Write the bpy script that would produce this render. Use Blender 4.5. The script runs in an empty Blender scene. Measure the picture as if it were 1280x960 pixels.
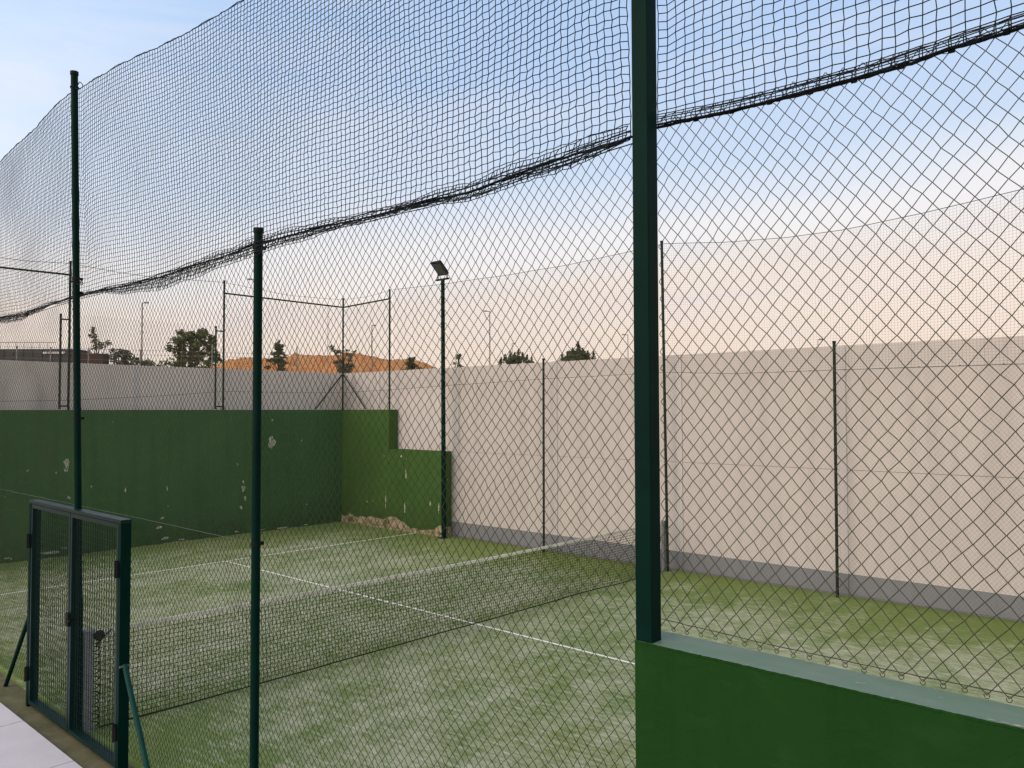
import bpy, math, random
import numpy as np
random.seed(7)
rng = np.random.default_rng(11)
scene = bpy.context.scene
COL = scene.collection

# ------------------------------------------------------------------ helpers
class MB:
    """collects quads / triangles and links them as ONE mesh object"""
    def __init__(self):
        self.v = []; self.q = []; self.t = []; self.n = 0
        self.qm = []; self.tm = []; self.qs = []; self.ts = []
    def add(self, v, quads=None, tris=None, m=0, smooth=False):
        v = np.asarray(v, float).reshape(-1, 3)
        if quads is not None and len(quads):
            q = np.asarray(quads, int).reshape(-1, 4) + self.n
            self.q.append(q); self.qm.append(np.full(len(q), m)); self.qs.append(np.full(len(q), smooth))
        if tris is not None and len(tris):
            t = np.asarray(tris, int).reshape(-1, 3) + self.n
            self.t.append(t); self.tm.append(np.full(len(t), m)); self.ts.append(np.full(len(t), smooth))
        self.v.append(v); self.n += len(v)
        return self
    def box(self, x0, x1, y0, y1, z0, z1, m=0):
        v = [(x, y, z) for z in (z0, z1) for y in (y0, y1) for x in (x0, x1)]
        q = [(0, 2, 3, 1), (4, 5, 7, 6), (0, 1, 5, 4), (2, 6, 7, 3), (0, 4, 6, 2), (1, 3, 7, 5)]
        return self.add(v, q, m=m)
    def obox(self, c, ax, ay, az, hx, hy, hz, m=0):
        c, ax, ay, az = (np.array(a, float) for a in (c, ax, ay, az))
        v = [c + ax * hx * i + ay * hy * j + az * hz * k for k in (-1, 1) for j in (-1, 1) for i in (-1, 1)]
        q = [(0, 2, 3, 1), (4, 5, 7, 6), (0, 1, 5, 4), (2, 6, 7, 3), (0, 4, 6, 2), (1, 3, 7, 5)]
        return self.add(v, q, m=m)
    def tubes(self, P, r, sides=4, ref=(0, 1, 0), m=0, smooth=True, caps=False):
        """P (n, m, 3): n polylines of m points, radius r (scalar or (m,))"""
        P = np.asarray(P, float)
        if P.ndim == 2: P = P[None]
        n, k, _ = P.shape
        T = np.empty_like(P)
        T[:, 1:-1] = P[:, 2:] - P[:, :-2]
        T[:, 0] = P[:, 1] - P[:, 0]; T[:, -1] = P[:, -1] - P[:, -2]
        T /= np.maximum(np.linalg.norm(T, axis=2, keepdims=True), 1e-9)
        ref = np.broadcast_to(np.array(ref, float), P.shape)
        A = np.cross(T, ref); A /= np.maximum(np.linalg.norm(A, axis=2, keepdims=True), 1e-9)
        B = np.cross(T, A)
        rr = np.broadcast_to(np.asarray(r, float), (k,))[None, :, None]
        ang = np.arange(sides) * 2 * math.pi / sides + (math.pi / 4 if sides == 4 else 0.3)
        V = np.stack([P + A * rr * math.cos(a) + B * rr * math.sin(a) for a in ang], axis=2)  # n,k,s,3
        idx = np.arange(n * k * sides).reshape(n, k, sides)
        a = idx[:, :-1]; b = idx[:, 1:]
        q = np.stack([a, np.roll(a, -1, 2), np.roll(b, -1, 2), b], axis=-1).reshape(-1, 4)
        base = self.n
        self.add(V.reshape(-1, 3), q, m=m, smooth=smooth)
        if caps and sides > 4 or (caps and sides == 4):
            for i in range(n):
                for e, rev in ((0, True), (k - 1, False)):
                    ring = idx[i, e]
                    c = P[i, e]
                    tri = [(0, 1 + j, 1 + (j + 1) % sides) if rev else (0, 1 + (j + 1) % sides, 1 + j) for j in range(sides)]
                    self.add(np.vstack([c[None], V[i, e]]), tris=tri, m=m)
        return self
    def pipe(self, a, b, r, sides=16, r2=None, m=0, caps=True, seg=2):
        a = np.array(a, float); b = np.array(b, float)
        d = b - a
        ref = (0, 1, 0) if abs(d[1]) < 0.8 * np.linalg.norm(d) else (1, 0, 0)
        t = np.linspace(0, 1, seg)[:, None]
        return self.tubes(a + (b - a) * t, np.linspace(r, r if r2 is None else r2, seg), sides, ref, m, True, caps)
    def build(self, name, mats, parent=None):
        V = np.vstack(self.v)
        me = bpy.data.meshes.new(name)
        nq = sum(len(a) for a in self.q); nt = sum(len(a) for a in self.t)
        loops = []; 
        if nq: Q = np.vstack(self.q); loops.append(Q.ravel())
        if nt: T = np.vstack(self.t); loops.append(T.ravel())
        L = np.concatenate(loops)
        me.vertices.add(len(V)); me.vertices.foreach_set("co", V.astype(np.float32).ravel())
        me.loops.add(len(L)); me.loops.foreach_set("vertex_index", L.astype(np.int32))
        me.polygons.add(nq + nt)
        tot = np.concatenate([np.full(nq, 4), np.full(nt, 3)]).astype(np.int32)
        st = np.concatenate([[0], np.cumsum(tot)[:-1]]).astype(np.int32)
        me.polygons.foreach_set("loop_start", st)
        me.polygons.foreach_set("loop_total", tot)
        me.polygons.foreach_set("material_index", np.concatenate(self.qm + self.tm).astype(np.int32))
        me.polygons.foreach_set("use_smooth", np.concatenate(self.qs + self.ts).astype(bool))
        me.update(calc_edges=True); me.validate()
        if not isinstance(mats, (list, tuple)): mats = [mats]
        for mm in mats: me.materials.append(mm)
        o = bpy.data.objects.new(name, me); COL.objects.link(o)
        if parent is not None:
            o.parent = parent
            o.matrix_parent_inverse = parent.matrix_world.inverted() if parent.type == 'MESH' else o.matrix_parent_inverse
        return o

def tag(o, label, cat, group=None, kind=None):
    o["label"] = label; o["category"] = cat
    if group: o["group"] = group
    if kind: o["kind"] = kind
    return o
class Thing:
    """an Empty at the base of a thing; parts are built in world coordinates and shifted"""
    def __init__(self, name, label, cat, loc=(0, 0, 0), group=None):
        self.o = bpy.data.objects.new(name, None); COL.objects.link(self.o)
        self.o.location = loc; self.o.empty_display_size = 0.2
        self.loc = np.array(loc, float); tag(self.o, label, cat, group)
    def part(self, mb, name, mat, parent=None, label=None):
        mb.v = [a - self.loc for a in mb.v]
        p = mb.build(name, mat, None)
        p.parent = parent if parent is not None else self.o
        if label: p["label"] = label
        return p

# ------------------------------------------------------------------ materials
def srgb(r, g, b):
    f = lambda c: (c / 255 / 12.92) if c / 255 <= 0.04045 else ((c / 255 + 0.055) / 1.055) ** 2.4
    return (f(r), f(g), f(b), 1)
class NT:
    def __init__(self, m):
        self.t = m.node_tree; self.n = self.t.nodes; self.l = self.t.links
    def new(self, typ, **kw):
        x = self.n.new(typ)
        for k, v in kw.items():
            if k.startswith('i_'):
                key = k[2:]
                x.inputs[int(key) if key.isdigit() else key.replace('_', ' ')].default_value = v
            else: setattr(x, k, v)
        return x
    def link(self, a, b): self.l.new(a, b)
    def noise(self, vec, scale, detail=4, rough=0.55, dist=0.0):
        x = self.new('ShaderNodeTexNoise'); x.inputs['Scale'].default_value = scale
        x.inputs['Detail'].default_value = detail; x.inputs['Roughness'].default_value = rough
        x.inputs['Distortion'].default_value = dist
        self.link(vec, x.inputs['Vector']); return x.outputs['Fac']
    def mapr(self, v, a, b, c=0.0, d=1.0):
        x = self.new('ShaderNodeMapRange'); x.clamp = True
        for i, k in zip(range(1, 5), (a, b, c, d)): x.inputs[i].default_value = k
        self.link(v, x.inputs[0]); return x.outputs[0]
    def math(self, op, a, b=None):
        x = self.new('ShaderNodeMath', operation=op)
        for i, k in enumerate((a, b)):
            if k is None: continue
            if isinstance(k, (int, float)): x.inputs[i].default_value = k
            else: self.link(k, x.inputs[i])
        return x.outputs[0]
    def mix(self, f, a, b, blend='MIX'):
        x = self.new('ShaderNodeMix', data_type='RGBA', blend_type=blend)
        for s, k in ((x.inputs[0], f), (x.inputs[6], a), (x.inputs[7], b)):
            if isinstance(k, (int, float)): s.default_value = k
            elif isinstance(k, tuple): s.default_value = k if len(k) == 4 else (*k, 1)
            else: self.link(k, s)
        return x.outputs[2]
    def scaled(self, vec, s):
        x = self.new('ShaderNodeMapping'); x.inputs['Scale'].default_value = s
        self.link(vec, x.inputs['Vector']); return x.outputs[0]
def material(name, rough=0.7, spec=0.3, metal=0.0):
    m = bpy.data.materials.new(name); m.use_nodes = True
    t = NT(m); b = t.n['Principled BSDF']
    b.inputs['Roughness'].default_value = rough
    b.inputs['Specular IOR Level'].default_value = spec
    b.inputs['Metallic'].default_value = metal
    tc = t.new('ShaderNodeTexCoord')
    geo = t.new('ShaderNodeNewGeometry')
    return m, t, b, geo.outputs['Position']
def bump(t, b, h, strength=0.2, dist=0.01):
    x = t.new('ShaderNodeBump'); x.inputs['Strength'].default_value = strength; x.inputs['Distance'].default_value = dist
    t.link(h, x.inputs['Height']); t.link(x.outputs[0], b.inputs['Normal'])
def simple(name, c, c2=None, scale=6, rough=0.6, spec=0.3, metal=0.0, bmp=0.0):
    m, t, b, pos = material(name, rough, spec, metal)
    n = t.noise(pos, scale, 5, 0.6)
    c2 = c2 or tuple(k * 0.7 for k in c[:3])
    t.link(t.mix(t.mapr(n, 0.35, 0.65), tuple(c[:3]), tuple(c2[:3])), b.inputs['Base Color'])
    if bmp: bump(t, b, t.noise(pos, scale * 12, 4), bmp)
    return m

M = {}
M['post'] = simple('green post paint', (0.0004, 0.0125, 0.0088), (0.0006, 0.016, 0.0115), 5, 0.5, 0.05, bmp=0.05)
M['gate'] = simple('teal gate paint', (0.0012, 0.0125, 0.0110), (0.002, 0.017, 0.0150), 6, 0.38, 0.22, bmp=0.05)
M['brace'] = simple('teal brace paint with stronger light painted in', (0.002, 0.044, 0.034), (0.002, 0.032, 0.025), 9, 0.5, 0.12)  # lighter than the post paint: stronger light painted into the colour
M['far_post'] = simple('dark weathered post paint', (0.006, 0.017, 0.010), (0.010, 0.020, 0.013), 8, 0.6, 0.2)
M['wire'] = simple('green coated wire', (0.030, 0.038, 0.021), (0.038, 0.036, 0.023), 14, 0.55, 0.2)
M['near_wire'] = simple('olive coated wire', (0.034, 0.040, 0.022), (0.050, 0.044, 0.026), 14, 0.5, 0.25)
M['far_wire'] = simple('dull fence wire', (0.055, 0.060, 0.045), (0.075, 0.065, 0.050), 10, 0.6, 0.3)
M['galv'] = simple('galvanised wire', (0.11, 0.12, 0.10), (0.07, 0.08, 0.065), 10, 0.5, 0.4)
M['cord'] = simple('black net twine', (0.008, 0.011, 0.013), (0.014, 0.018, 0.020), 20, 0.8, 0.15)
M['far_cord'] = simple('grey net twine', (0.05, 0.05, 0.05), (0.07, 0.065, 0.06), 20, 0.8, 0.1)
M['court_cord'] = simple('court net twine', (0.011, 0.014, 0.010), (0.018, 0.021, 0.016), 20, 0.8, 0.12)
M['tape'] = simple('white net tape', (0.74, 0.70, 0.58), (0.48, 0.46, 0.37), 3, 0.8, 0.1, bmp=0.1)
M['net_post'] = simple('grey net post', (0.20, 0.20, 0.205), (0.15, 0.155, 0.155), 7, 0.45, 0.4)
M['black'] = simple('black metal', (0.006, 0.008, 0.008), (0.011, 0.012, 0.012), 9, 0.6, 0.08)
M['lampglass'] = simple('floodlight glass', (0.09, 0.09, 0.085), (0.075, 0.075, 0.07), 4, 0.12, 0.6)
M['rust'] = simple('galvanised pole', (0.20, 0.18, 0.17), (0.26, 0.23, 0.21), 3, 0.5, 0.4)
M['bark'] = simple('bark', (0.06, 0.045, 0.032), (0.10, 0.08, 0.055), 6, 0.9, 0.1)
M['leaf'] = simple('leaves', (0.088, 0.108, 0.034), (0.125, 0.135, 0.050), 1.3, 0.7, 0.15)
M['leaf_dark'] = simple('dark leaves', (0.060, 0.078, 0.034), (0.095, 0.105, 0.050), 1.6, 0.7, 0.15)
M['leaf_grey'] = simple('olive leaves', (0.115, 0.115, 0.070), (0.150, 0.140, 0.090), 1.6, 0.7, 0.15)

def mat_turf():
    m, t, b, pos = material('sanded artificial turf', 0.95, 0.08)
    sep = t.new('ShaderNodeSeparateXYZ'); t.link(pos, sep.inputs[0])
    X, Y = sep.outputs[0], sep.outputs[1]
    st = t.scaled(pos, (1.0, 0.55, 1))
    blot = t.noise(st, 0.55, 4, 0.6, 0.5)
    med = t.noise(t.scaled(pos, (1.0, 0.6, 1)), 2.6, 5, 0.65, 0.4)
    # rotated streaks (sweeping marks of the sand)
    mp = t.new('ShaderNodeMapping'); mp.inputs['Rotation'].default_value = (0, 0, math.radians(-42)); mp.inputs['Scale'].default_value = (0.9, 4.2, 1)
    t.link(pos, mp.inputs['Vector'])
    streak = t.noise(mp.outputs[0], 4.5, 5, 0.65, 0.3)
    mp2 = t.new('ShaderNodeMapping'); mp2.inputs['Rotation'].default_value = (0, 0, math.radians(-36)); mp2.inputs['Scale'].default_value = (3.2, 15, 1)
    t.link(pos, mp2.inputs['Vector']); dash = t.noise(mp2.outputs[0], 2.0, 4, 0.6, 0.4)
    fine = t.noise(pos, 46, 3, 0.6)
    tiny = t.noise(pos, 190, 2, 0.6)
    # the turf near walls carries less sand
    ey = t.math('MAXIMUM', t.mapr(Y, 7.4, 10.2, 0.0, 1.0), t.mapr(Y, 1.1, 0.0, 0.0, 0.7))
    ex = t.mapr(t.math('ABSOLUTE', X), 6.9, 10.0, 0.0, 0.8)
    nety = t.mapr(t.math('ABSOLUTE', X), 0.0, 0.5, 0.35, 0.0)
    edge = t.math('MAXIMUM', t.math('MAXIMUM', ey, ex), nety)
    sand = t.math('ADD', t.math('MULTIPLY', blot, 0.55), t.math('MULTIPLY', med, 0.55))
    sand = t.math('ADD', sand, t.math('MULTIPLY', streak, 0.75))
    sand = t.math('SUBTRACT', sand, t.math('MULTIPLY', edge, 0.26))
    sf = t.mapr(sand, 0.78, 1.22)
    hue = t.mapr(t.noise(pos, 0.28, 3), 0.35, 0.65)
    gre = t.mix(hue, (0.132, 0.202, 0.062), (0.186, 0.228, 0.068))
    gre = t.mix(t.math('MULTIPLY', edge, 0.7), gre, (0.180, 0.225, 0.050))
    col = t.mix(t.math('MULTIPLY', sf, 0.92), gre, (0.60, 0.565, 0.42))
    ds = t.math('MULTIPLY', t.mapr(dash, 0.54, 0.66, 0.0, 0.75), t.mapr(sand, 0.72, 1.1, 0.12, 0.9))
    col = t.mix(ds, col, (0.64, 0.62, 0.54))
    dk = t.math('MULTIPLY', t.mapr(dash, 0.46, 0.34, 0.0, 0.6), t.mapr(med, 0.4, 0.6, 1.0, 0.4))
    col = t.mix(dk, col, (0.085, 0.130, 0.045))
    sp = t.math('MULTIPLY', t.mapr(fine, 0.55, 0.72), t.mapr(sand, 0.7, 1.1, 0.1, 0.8))
    col = t.mix(sp, col, (0.68, 0.66, 0.58))
    col = t.mix(t.mapr(tiny, 0.35, 0.7, 0.32, 0.0), col, (0.08, 0.125, 0.035))
    t.link(col, b.inputs['Base Color'])
    bump(t, b, t.math('ADD', tiny, t.math('MULTIPLY', fine, 0.6)), 0.5, 0.012)
    return m
M['turf'] = mat_turf()
def mat_line():
    m, t, b, pos = material('worn white line turf', 0.95, 0.08)
    n = t.noise(pos, 60, 3, 0.6); n2 = t.noise(pos, 3, 4, 0.6)
    c = t.mix(t.mapr(n, 0.5, 0.8, 0, 0.45), (0.82, 0.80, 0.70), (0.30, 0.33, 0.20))
    c = t.mix(t.mapr(n2, 0.5, 0.8, 0, 0.35), c, (0.33, 0.34, 0.20))
    t.link(c, b.inputs['Base Color']); return m
M['line'] = mat_line()
def mat_green_wall(name, c1, c2, base_peel=0.0):
    m, t, b, pos = material(name, 0.85, 0.06)
    sep = t.new('ShaderNodeSeparateXYZ'); t.link(pos, sep.inputs[0]); Z = sep.outputs[2]
    big = t.noise(pos, 0.7, 4, 0.6); med = t.noise(pos, 5, 5, 0.65)
    vert = t.noise(t.scaled(pos, (3.5, 3.5, 0.25)), 1.6, 4, 0.6)
    c = t.mix(t.mapr(big, 0.3, 0.7), c1, c2)
    c = t.mix(t.mapr(vert, 0.45, 0.75, 0.0, 0.35), c, tuple(k * 0.62 for k in c1))
    c = t.mix(t.mapr(med, 0.55, 0.8, 0.0, 0.3), c, tuple(k * 1.5 + 0.01 for k in c2))
    # damp dirt near the ground
    damp = t.math('MULTIPLY', t.mapr(Z, 0.0, 0.75, 0.7, 0.0), t.mapr(med, 0.3, 0.65))
    c = t.mix(damp, c, (0.028, 0.036, 0.016))
    # scattered tiny chips
    vo = t.new('ShaderNodeTexVoronoi'); vo.inputs['Scale'].default_value = 3.2; t.link(pos, vo.inputs['Vector'])
    chip = t.math('MULTIPLY', t.mapr(vo.outputs['Distance'], 0.035, 0.05, 1.0, 0.0), t.mapr(t.noise(pos, 1.3, 2), 0.56, 0.60))
    c = t.mix(t.math('MULTIPLY', chip, 0.8), c, (0.40, 0.38, 0.30))
    h = med
    if base_peel:
        lim = t.math('ADD', t.math('MULTIPLY', t.noise(t.scaled(pos, (1, 1, 0.0)), 0.8, 3, 0.5), base_peel * 1.9), t.math('MULTIPLY', t.noise(t.scaled(pos, (0.6, 1, 1)), 3.0, 4, 0.5), base_peel * 0.9))
        lim = t.math('SUBTRACT', lim, base_peel * (0.86 if base_peel > 0.1 else 1.5))
        pm = t.mapr(t.math('SUBTRACT', lim, Z), -0.015, 0.015)
        pc = t.mix(t.mapr(t.noise(pos, 5, 5, 0.65), 0.38, 0.66), (0.46, 0.37, 0.26), (0.20, 0.145, 0.075))
        pc = t.mix(t.mapr(t.noise(pos, 4.2, 5, 0.65), 0.50, 0.60, 0, 0.85), pc, (0.055, 0.080, 0.028))
        rim = t.math('MULTIPLY', pm, t.mapr(t.math('SUBTRACT', lim, Z), 0.0, 0.020, 0.55, 0.0))
        pc = t.mix(rim, pc, (0.60, 0.56, 0.42))
        c = t.mix(pm, c, pc)
    t.link(c, b.inputs['Base Color'])
    tro = t.noise(t.scaled(pos, (1.0, 1.0, 1.6)), 4.5, 5, 0.6, 1.2)
    c = t.mix(t.mapr(tro, 0.55, 0.75, 0.0, 0.35), c, tuple(k * 1.35 + 0.004 for k in c2))
    scuff = t.math('MULTIPLY', t.mapr(t.noise(t.scaled(pos, (1.5, 1.5, 9)), 6, 4, 0.7), 0.64, 0.72, 0, 0.45), t.mapr(t.noise(pos, 1.1, 2), 0.5, 0.62))
    c = t.mix(scuff, c, tuple(k * 2.0 + 0.012 for k in c2))
    t.link(c, b.inputs['Base Color'])
    bump(t, b, t.math('ADD', t.math('MULTIPLY', tro, 2.0), t.noise(pos, 40, 5, 0.7)), 0.4, 0.006)
    return m
M['green_back'] = mat_green_wall('green painted render', (0.043, 0.104, 0.037), (0.053, 0.122, 0.044), 0.05)
M['green_side'] = mat_green_wall('green painted render peeling at the base', (0.044, 0.096, 0.022), (0.056, 0.116, 0.028), 0.40)
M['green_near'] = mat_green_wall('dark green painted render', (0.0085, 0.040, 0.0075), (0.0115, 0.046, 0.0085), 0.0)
M['plaster'] = simple('bare plaster', (0.46, 0.45, 0.36), (0.26, 0.27, 0.19), 14, 0.9, 0.1, bmp=0.3)
def mat_coping():
    m, t, b, pos = material('weathered green coping with sky reflection painted in', 0.55, 0.35)
    n = t.noise(t.scaled(pos, (1.2, 3, 1)), 3.0, 6, 0.65, 0.6); f = t.noise(pos, 30, 4, 0.65)
    c = t.mix(t.mapr(n, 0.35, 0.65), (0.105, 0.170, 0.105), (0.140, 0.195, 0.140))  # worn wall top; its paler tone also has sky reflection painted in
    c = t.mix(t.mapr(t.noise(pos, 7, 5, 0.7), 0.58, 0.75, 0, 0.5), c, (0.07, 0.10, 0.09))
    c = t.mix(t.mapr(t.noise(pos, 5, 4, 0.7), 0.70, 0.72), c, (0.40, 0.44, 0.40))
    t.link(c, b.inputs['Base Color']); bump(t, b, f, 0.25, 0.004); return m
M['coping'] = mat_coping()
def mat_white(name, c1, c2, streaks=0.25):
    m, t, b, pos = material(name, 0.85, 0.15)
    big = t.noise(pos, 0.45, 4, 0.6); med = t.noise(pos, 3.5, 5, 0.65)
    c = t.mix(t.mapr(big, 0.3, 0.7), c1, c2)
    vert = t.noise(t.scaled(pos, (2.5, 2.5, 0.16)), 1.4, 5, 0.6)
    c = t.mix(t.mapr(vert, 0.47, 0.70, 0.0, streaks), c, tuple(k * 0.72 for k in c1))
    c = t.mix(t.mapr(med, 0.5, 0.8, 0.0, 0.25), c, tuple(k * 0.82 for k in c2))
    t.link(c, b.inputs['Base Color']); bump(t, b, t.noise(pos, 55, 4, 0.7), 0.12, 0.004); return m
M['white'] = mat_white('off-white wall paint', (0.575, 0.520, 0.478), (0.54, 0.490, 0.455), 0.42)
M['white_column'] = mat_white('pale column concrete', (0.60, 0.555, 0.52), (0.57, 0.53, 0.50))
M['plinth'] = mat_white('grey plinth paint', (0.225, 0.230, 0.238), (0.200, 0.205, 0.212), 0.3)
M['plaster_back'] = mat_white('off-white wall paint of the rear wall', (0.68, 0.595, 0.53), (0.63, 0.555, 0.50))
def mat_paving():
    m, t, b, pos = material('pale paving', 0.8, 0.2)
    sep = t.new('ShaderNodeSeparateXYZ'); t.link(pos, sep.inputs[0])
    n = t.noise(pos, 1.4, 5, 0.6); f = t.noise(pos, 35, 4, 0.65)
    c = t.mix(t.mapr(n, 0.3, 0.7), (0.60, 0.555, 0.575), (0.51, 0.475, 0.49))
    c = t.mix(t.mapr(f, 0.55, 0.8, 0, 0.25), c, (0.38, 0.34, 0.36))
    t.link(c, b.inputs['Base Color']); bump(t, b, f, 0.15, 0.003); return m
M['paving'] = mat_paving()
M['joint'] = simple('paving joint mortar', (0.34, 0.28, 0.30), (0.26, 0.22, 0.23), 9, 0.9, 0.1)
def mat_strip():
    m, t, b, pos = material('dirty strip', 0.9, 0.1)
    n = t.noise(pos, 3.2, 6, 0.65, 0.4); f = t.noise(pos, 28, 4, 0.65)
    c = t.mix(t.mapr(n, 0.32, 0.66), (0.080, 0.082, 0.038), (0.150, 0.130, 0.075))
    c = t.mix(t.mapr(f, 0.6, 0.8, 0, 0.5), c, (0.28, 0.25, 0.19))
    t.link(c, b.inputs['Base Color']); bump(t, b, f, 0.4, 0.006); return m
M['strip'] = mat_strip()
M['soil'] = simple('dry soil', (0.26, 0.19, 0.12), (0.17, 0.15, 0.08), 0.2, 0.95, 0.05)
def mat_hill():
    m, t, b, pos = material('orange bare earth', 0.95, 0.05)
    n = t.noise(pos, 0.35, 6, 0.65); f = t.noise(pos, 2.2, 5, 0.7)
    c = t.mix(t.mapr(n, 0.35, 0.65), (0.54, 0.225, 0.085), (0.52, 0.27, 0.12))
    c = t.mix(t.mapr(f, 0.48, 0.66, 0, 0.8), c, (0.30, 0.125, 0.050))
    c = t.mix(t.mapr(t.noise(pos, 0.9, 5, 0.7), 0.56, 0.70, 0, 0.6), c, (0.60, 0.36, 0.20))
    t.link(c, b.inputs['Base Color']); bump(t, b, f, 0.8, 0.4); return m
M['hill'] = mat_hill()
M['roof'] = simple('dark sheet roof', (0.034, 0.032, 0.036), (0.05, 0.045, 0.048), 0.6, 0.6, 0.3)
M['redwall'] = simple('red-brown wall', (0.080, 0.045, 0.040), (0.06, 0.04, 0.036), 1.2, 0.9, 0.1)
M['greywall'] = simple('grey far wall', (0.22, 0.20, 0.19), (0.18, 0.17, 0.16), 0.6, 0.9, 0.1)
M['whitebit'] = simple('white far paint', (0.75, 0.72, 0.70), (0.6, 0.58, 0.56), 2, 0.7, 0.2)

# ------------------------------------------------------------------ camera
F, CX, CY, CZ, YAW, PITCH, ROLL = 1004.159, 8.02088, -2.871805, 2.960461, 0.7422424, 0.03332366, -0.00241933
from mathutils import Matrix, Vector
sy, cy, sp, cp = math.sin(YAW), math.cos(YAW), math.sin(PITCH), math.cos(PITCH)
fwd = Vector((-sy * cp, cy * cp, sp)); rgt = Vector((cy, sy, 0)); up = rgt.cross(fwd)
r2 = rgt * math.cos(ROLL) + up * math.sin(ROLL); u2 = -rgt * math.sin(ROLL) + up * math.cos(ROLL)
cam = bpy.data.cameras.new('camera'); co = bpy.data.objects.new('camera', cam); COL.objects.link(co)
co.matrix_world = Matrix(((r2.x, u2.x, -fwd.x, CX), (r2.y, u2.y, -fwd.y, CY), (r2.z, u2.z, -fwd.z, CZ), (0, 0, 0, 1)))
cam.sensor_width = 36; cam.lens = F / 1280 * 36; cam.clip_end = 3000; cam.clip_start = 0.05
scene.camera = co

# ------------------------------------------------------------------ light
SUN = Vector((-0.22, -1.0, 0.42)).normalized()
EL = math.asin(SUN.z); ROT = math.atan2(SUN.x, SUN.y)
sl = bpy.data.lights.new('sun', 'SUN'); sl.energy = 1.6; sl.angle = math.radians(45); sl.color = (1.0, 0.80, 0.64)
so = bpy.data.objects.new('sun', sl); COL.objects.link(so); so.rotation_euler = SUN.to_track_quat('Z', 'Y').to_euler()
so.location = (0, -20, 20)
w = bpy.data.worlds.new("World"); scene.world = w; w.use_nodes = True
t = NT(w); bg = t.n['Background']
tc = t.new('ShaderNodeTexCoord'); D = tc.outputs['Generated']
sep = t.new('ShaderNodeSeparateXYZ'); t.link(D, sep.inputs[0])
sky = t.new('ShaderNodeTexSky', sky_type='NISHITA'); sky.sun_disc = False
sky.sun_elevation = EL; sky.sun_rotation = ROT; sky.air_density = 1.2; sky.dust_density = 2.0
# evening gradient: peach haze at the horizon, pale band, blue above; large soft clouds shift it
zz = sep.outputs[2]
dotr = t.new('ShaderNodeVectorMath', operation='DOT_PRODUCT'); t.link(D, dotr.inputs[0]); dotr.inputs[1].default_value = (cy, sy, 0)
dr_ = dotr.outputs['Value']
wob = t.math('SUBTRACT', t.noise(t.scaled(D, (1.4, 1.4, 5.5)), 1.6, 5, 0.6, 0.4), 0.5)
zb = t.math('ADD', zz, t.math('MULTIPLY', dr_, -0.02)); zb = t.math('ADD', zb, t.math('MULTIPLY', wob, 0.05))
ramp = t.new('ShaderNodeValToRGB'); t.link(zb, ramp.inputs[0])
stops = [(0.0, (240, 232, 234)), (0.10, (236, 236, 246)), (0.17, (230, 237, 250)), (0.28, (212, 228, 250)), (0.40, (188, 214, 249)), (0.56, (168, 202, 244)), (0.75, (196, 212, 236)), (1.0, (206, 216, 234))]
el = ramp.color_ramp.elements
el[0].position = 0; el[0].color = srgb(*stops[0][1]); el[1].position = 1; el[1].color = srgb(*stops[-1][1])
for p_, c_ in stops[1:-1]:
    e = el.new(p_); e.color = srgb(*c_)
# bank of soft peach cloud along the horizon, reaching higher to the right, with a bright edge
zp = t.math('SUBTRACT', zz, t.math('MULTIPLY', dr_, 0.085)); zp = t.math('ADD', zp, t.math('MULTIPLY', wob, 0.09))
peach = t.new('ShaderNodeValToRGB'); t.link(zp, peach.inputs[0])
pel = peach.color_ramp.elements
pel[0].position = 0; pel[0].color = srgb(253, 227, 205); pel[1].position = 0.16; pel[1].color = srgb(254, 241, 231)
edge = t.mapr(zp, 0.225, 0.155)
bright = t.math('MULTIPLY', t.mapr(zp, 0.14, 0.19), t.mapr(zp, 0.27, 0.20))
band = t.mapr(t.noise(t.scaled(D, (1.1, 1.1, 9.0)), 3.2, 6, 0.62, 0.5), 0.46, 0.68, 0.0, 0.4)
pch = t.mix(t.math('MULTIPLY', band, t.mapr(zp, 0.02, 0.10)), peach.outputs[0], srgb(240, 228, 232))
grad = t.mix(t.math('MULTIPLY', edge, 0.95), ramp.outputs[0], pch)
grad = t.mix(t.math('MULTIPLY', bright, 0.6), grad, srgb(251, 248, 248))
cl = t.noise(t.scaled(D, (1.3, 1.3, 6.5)), 2.1, 6, 0.6, 0.3)
cm = t.math('MULTIPLY', t.mapr(cl, 0.48, 0.70, 0.0, 0.28), t.mapr(zz, 0.12, 0.25))
grad = t.mix(cm, grad, srgb(246, 244, 249))
nish = t.mix(1.0, sky.outputs[0], (0.12, 0.12, 0.12), 'MULTIPLY')
col = t.mix(0.97, nish, grad)
# the sky round the sunken sun is brighter and warmer
sd = t.new('ShaderNodeVectorMath', operation='DOT_PRODUCT'); t.link(D, sd.inputs[0]); sd.inputs[1].default_value = tuple(SUN)
glow = t.mapr(sd.outputs['Value'], -0.1, 1.0, 0.0, 1.0)
col = t.mix(1.0, col, t.mix(glow, (1, 1, 1), (2.3, 1.95, 1.62)), 'MULTIPLY')
t.link(col, bg.inputs['Color']); bg.inputs['Strength'].default_value = 1.0
vs = scene.view_settings; vs.view_transform = 'Standard'; vs.look = 'None'; vs.gamma = 1; vs.exposure = 0; vs.use_curve_mapping = False

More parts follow.
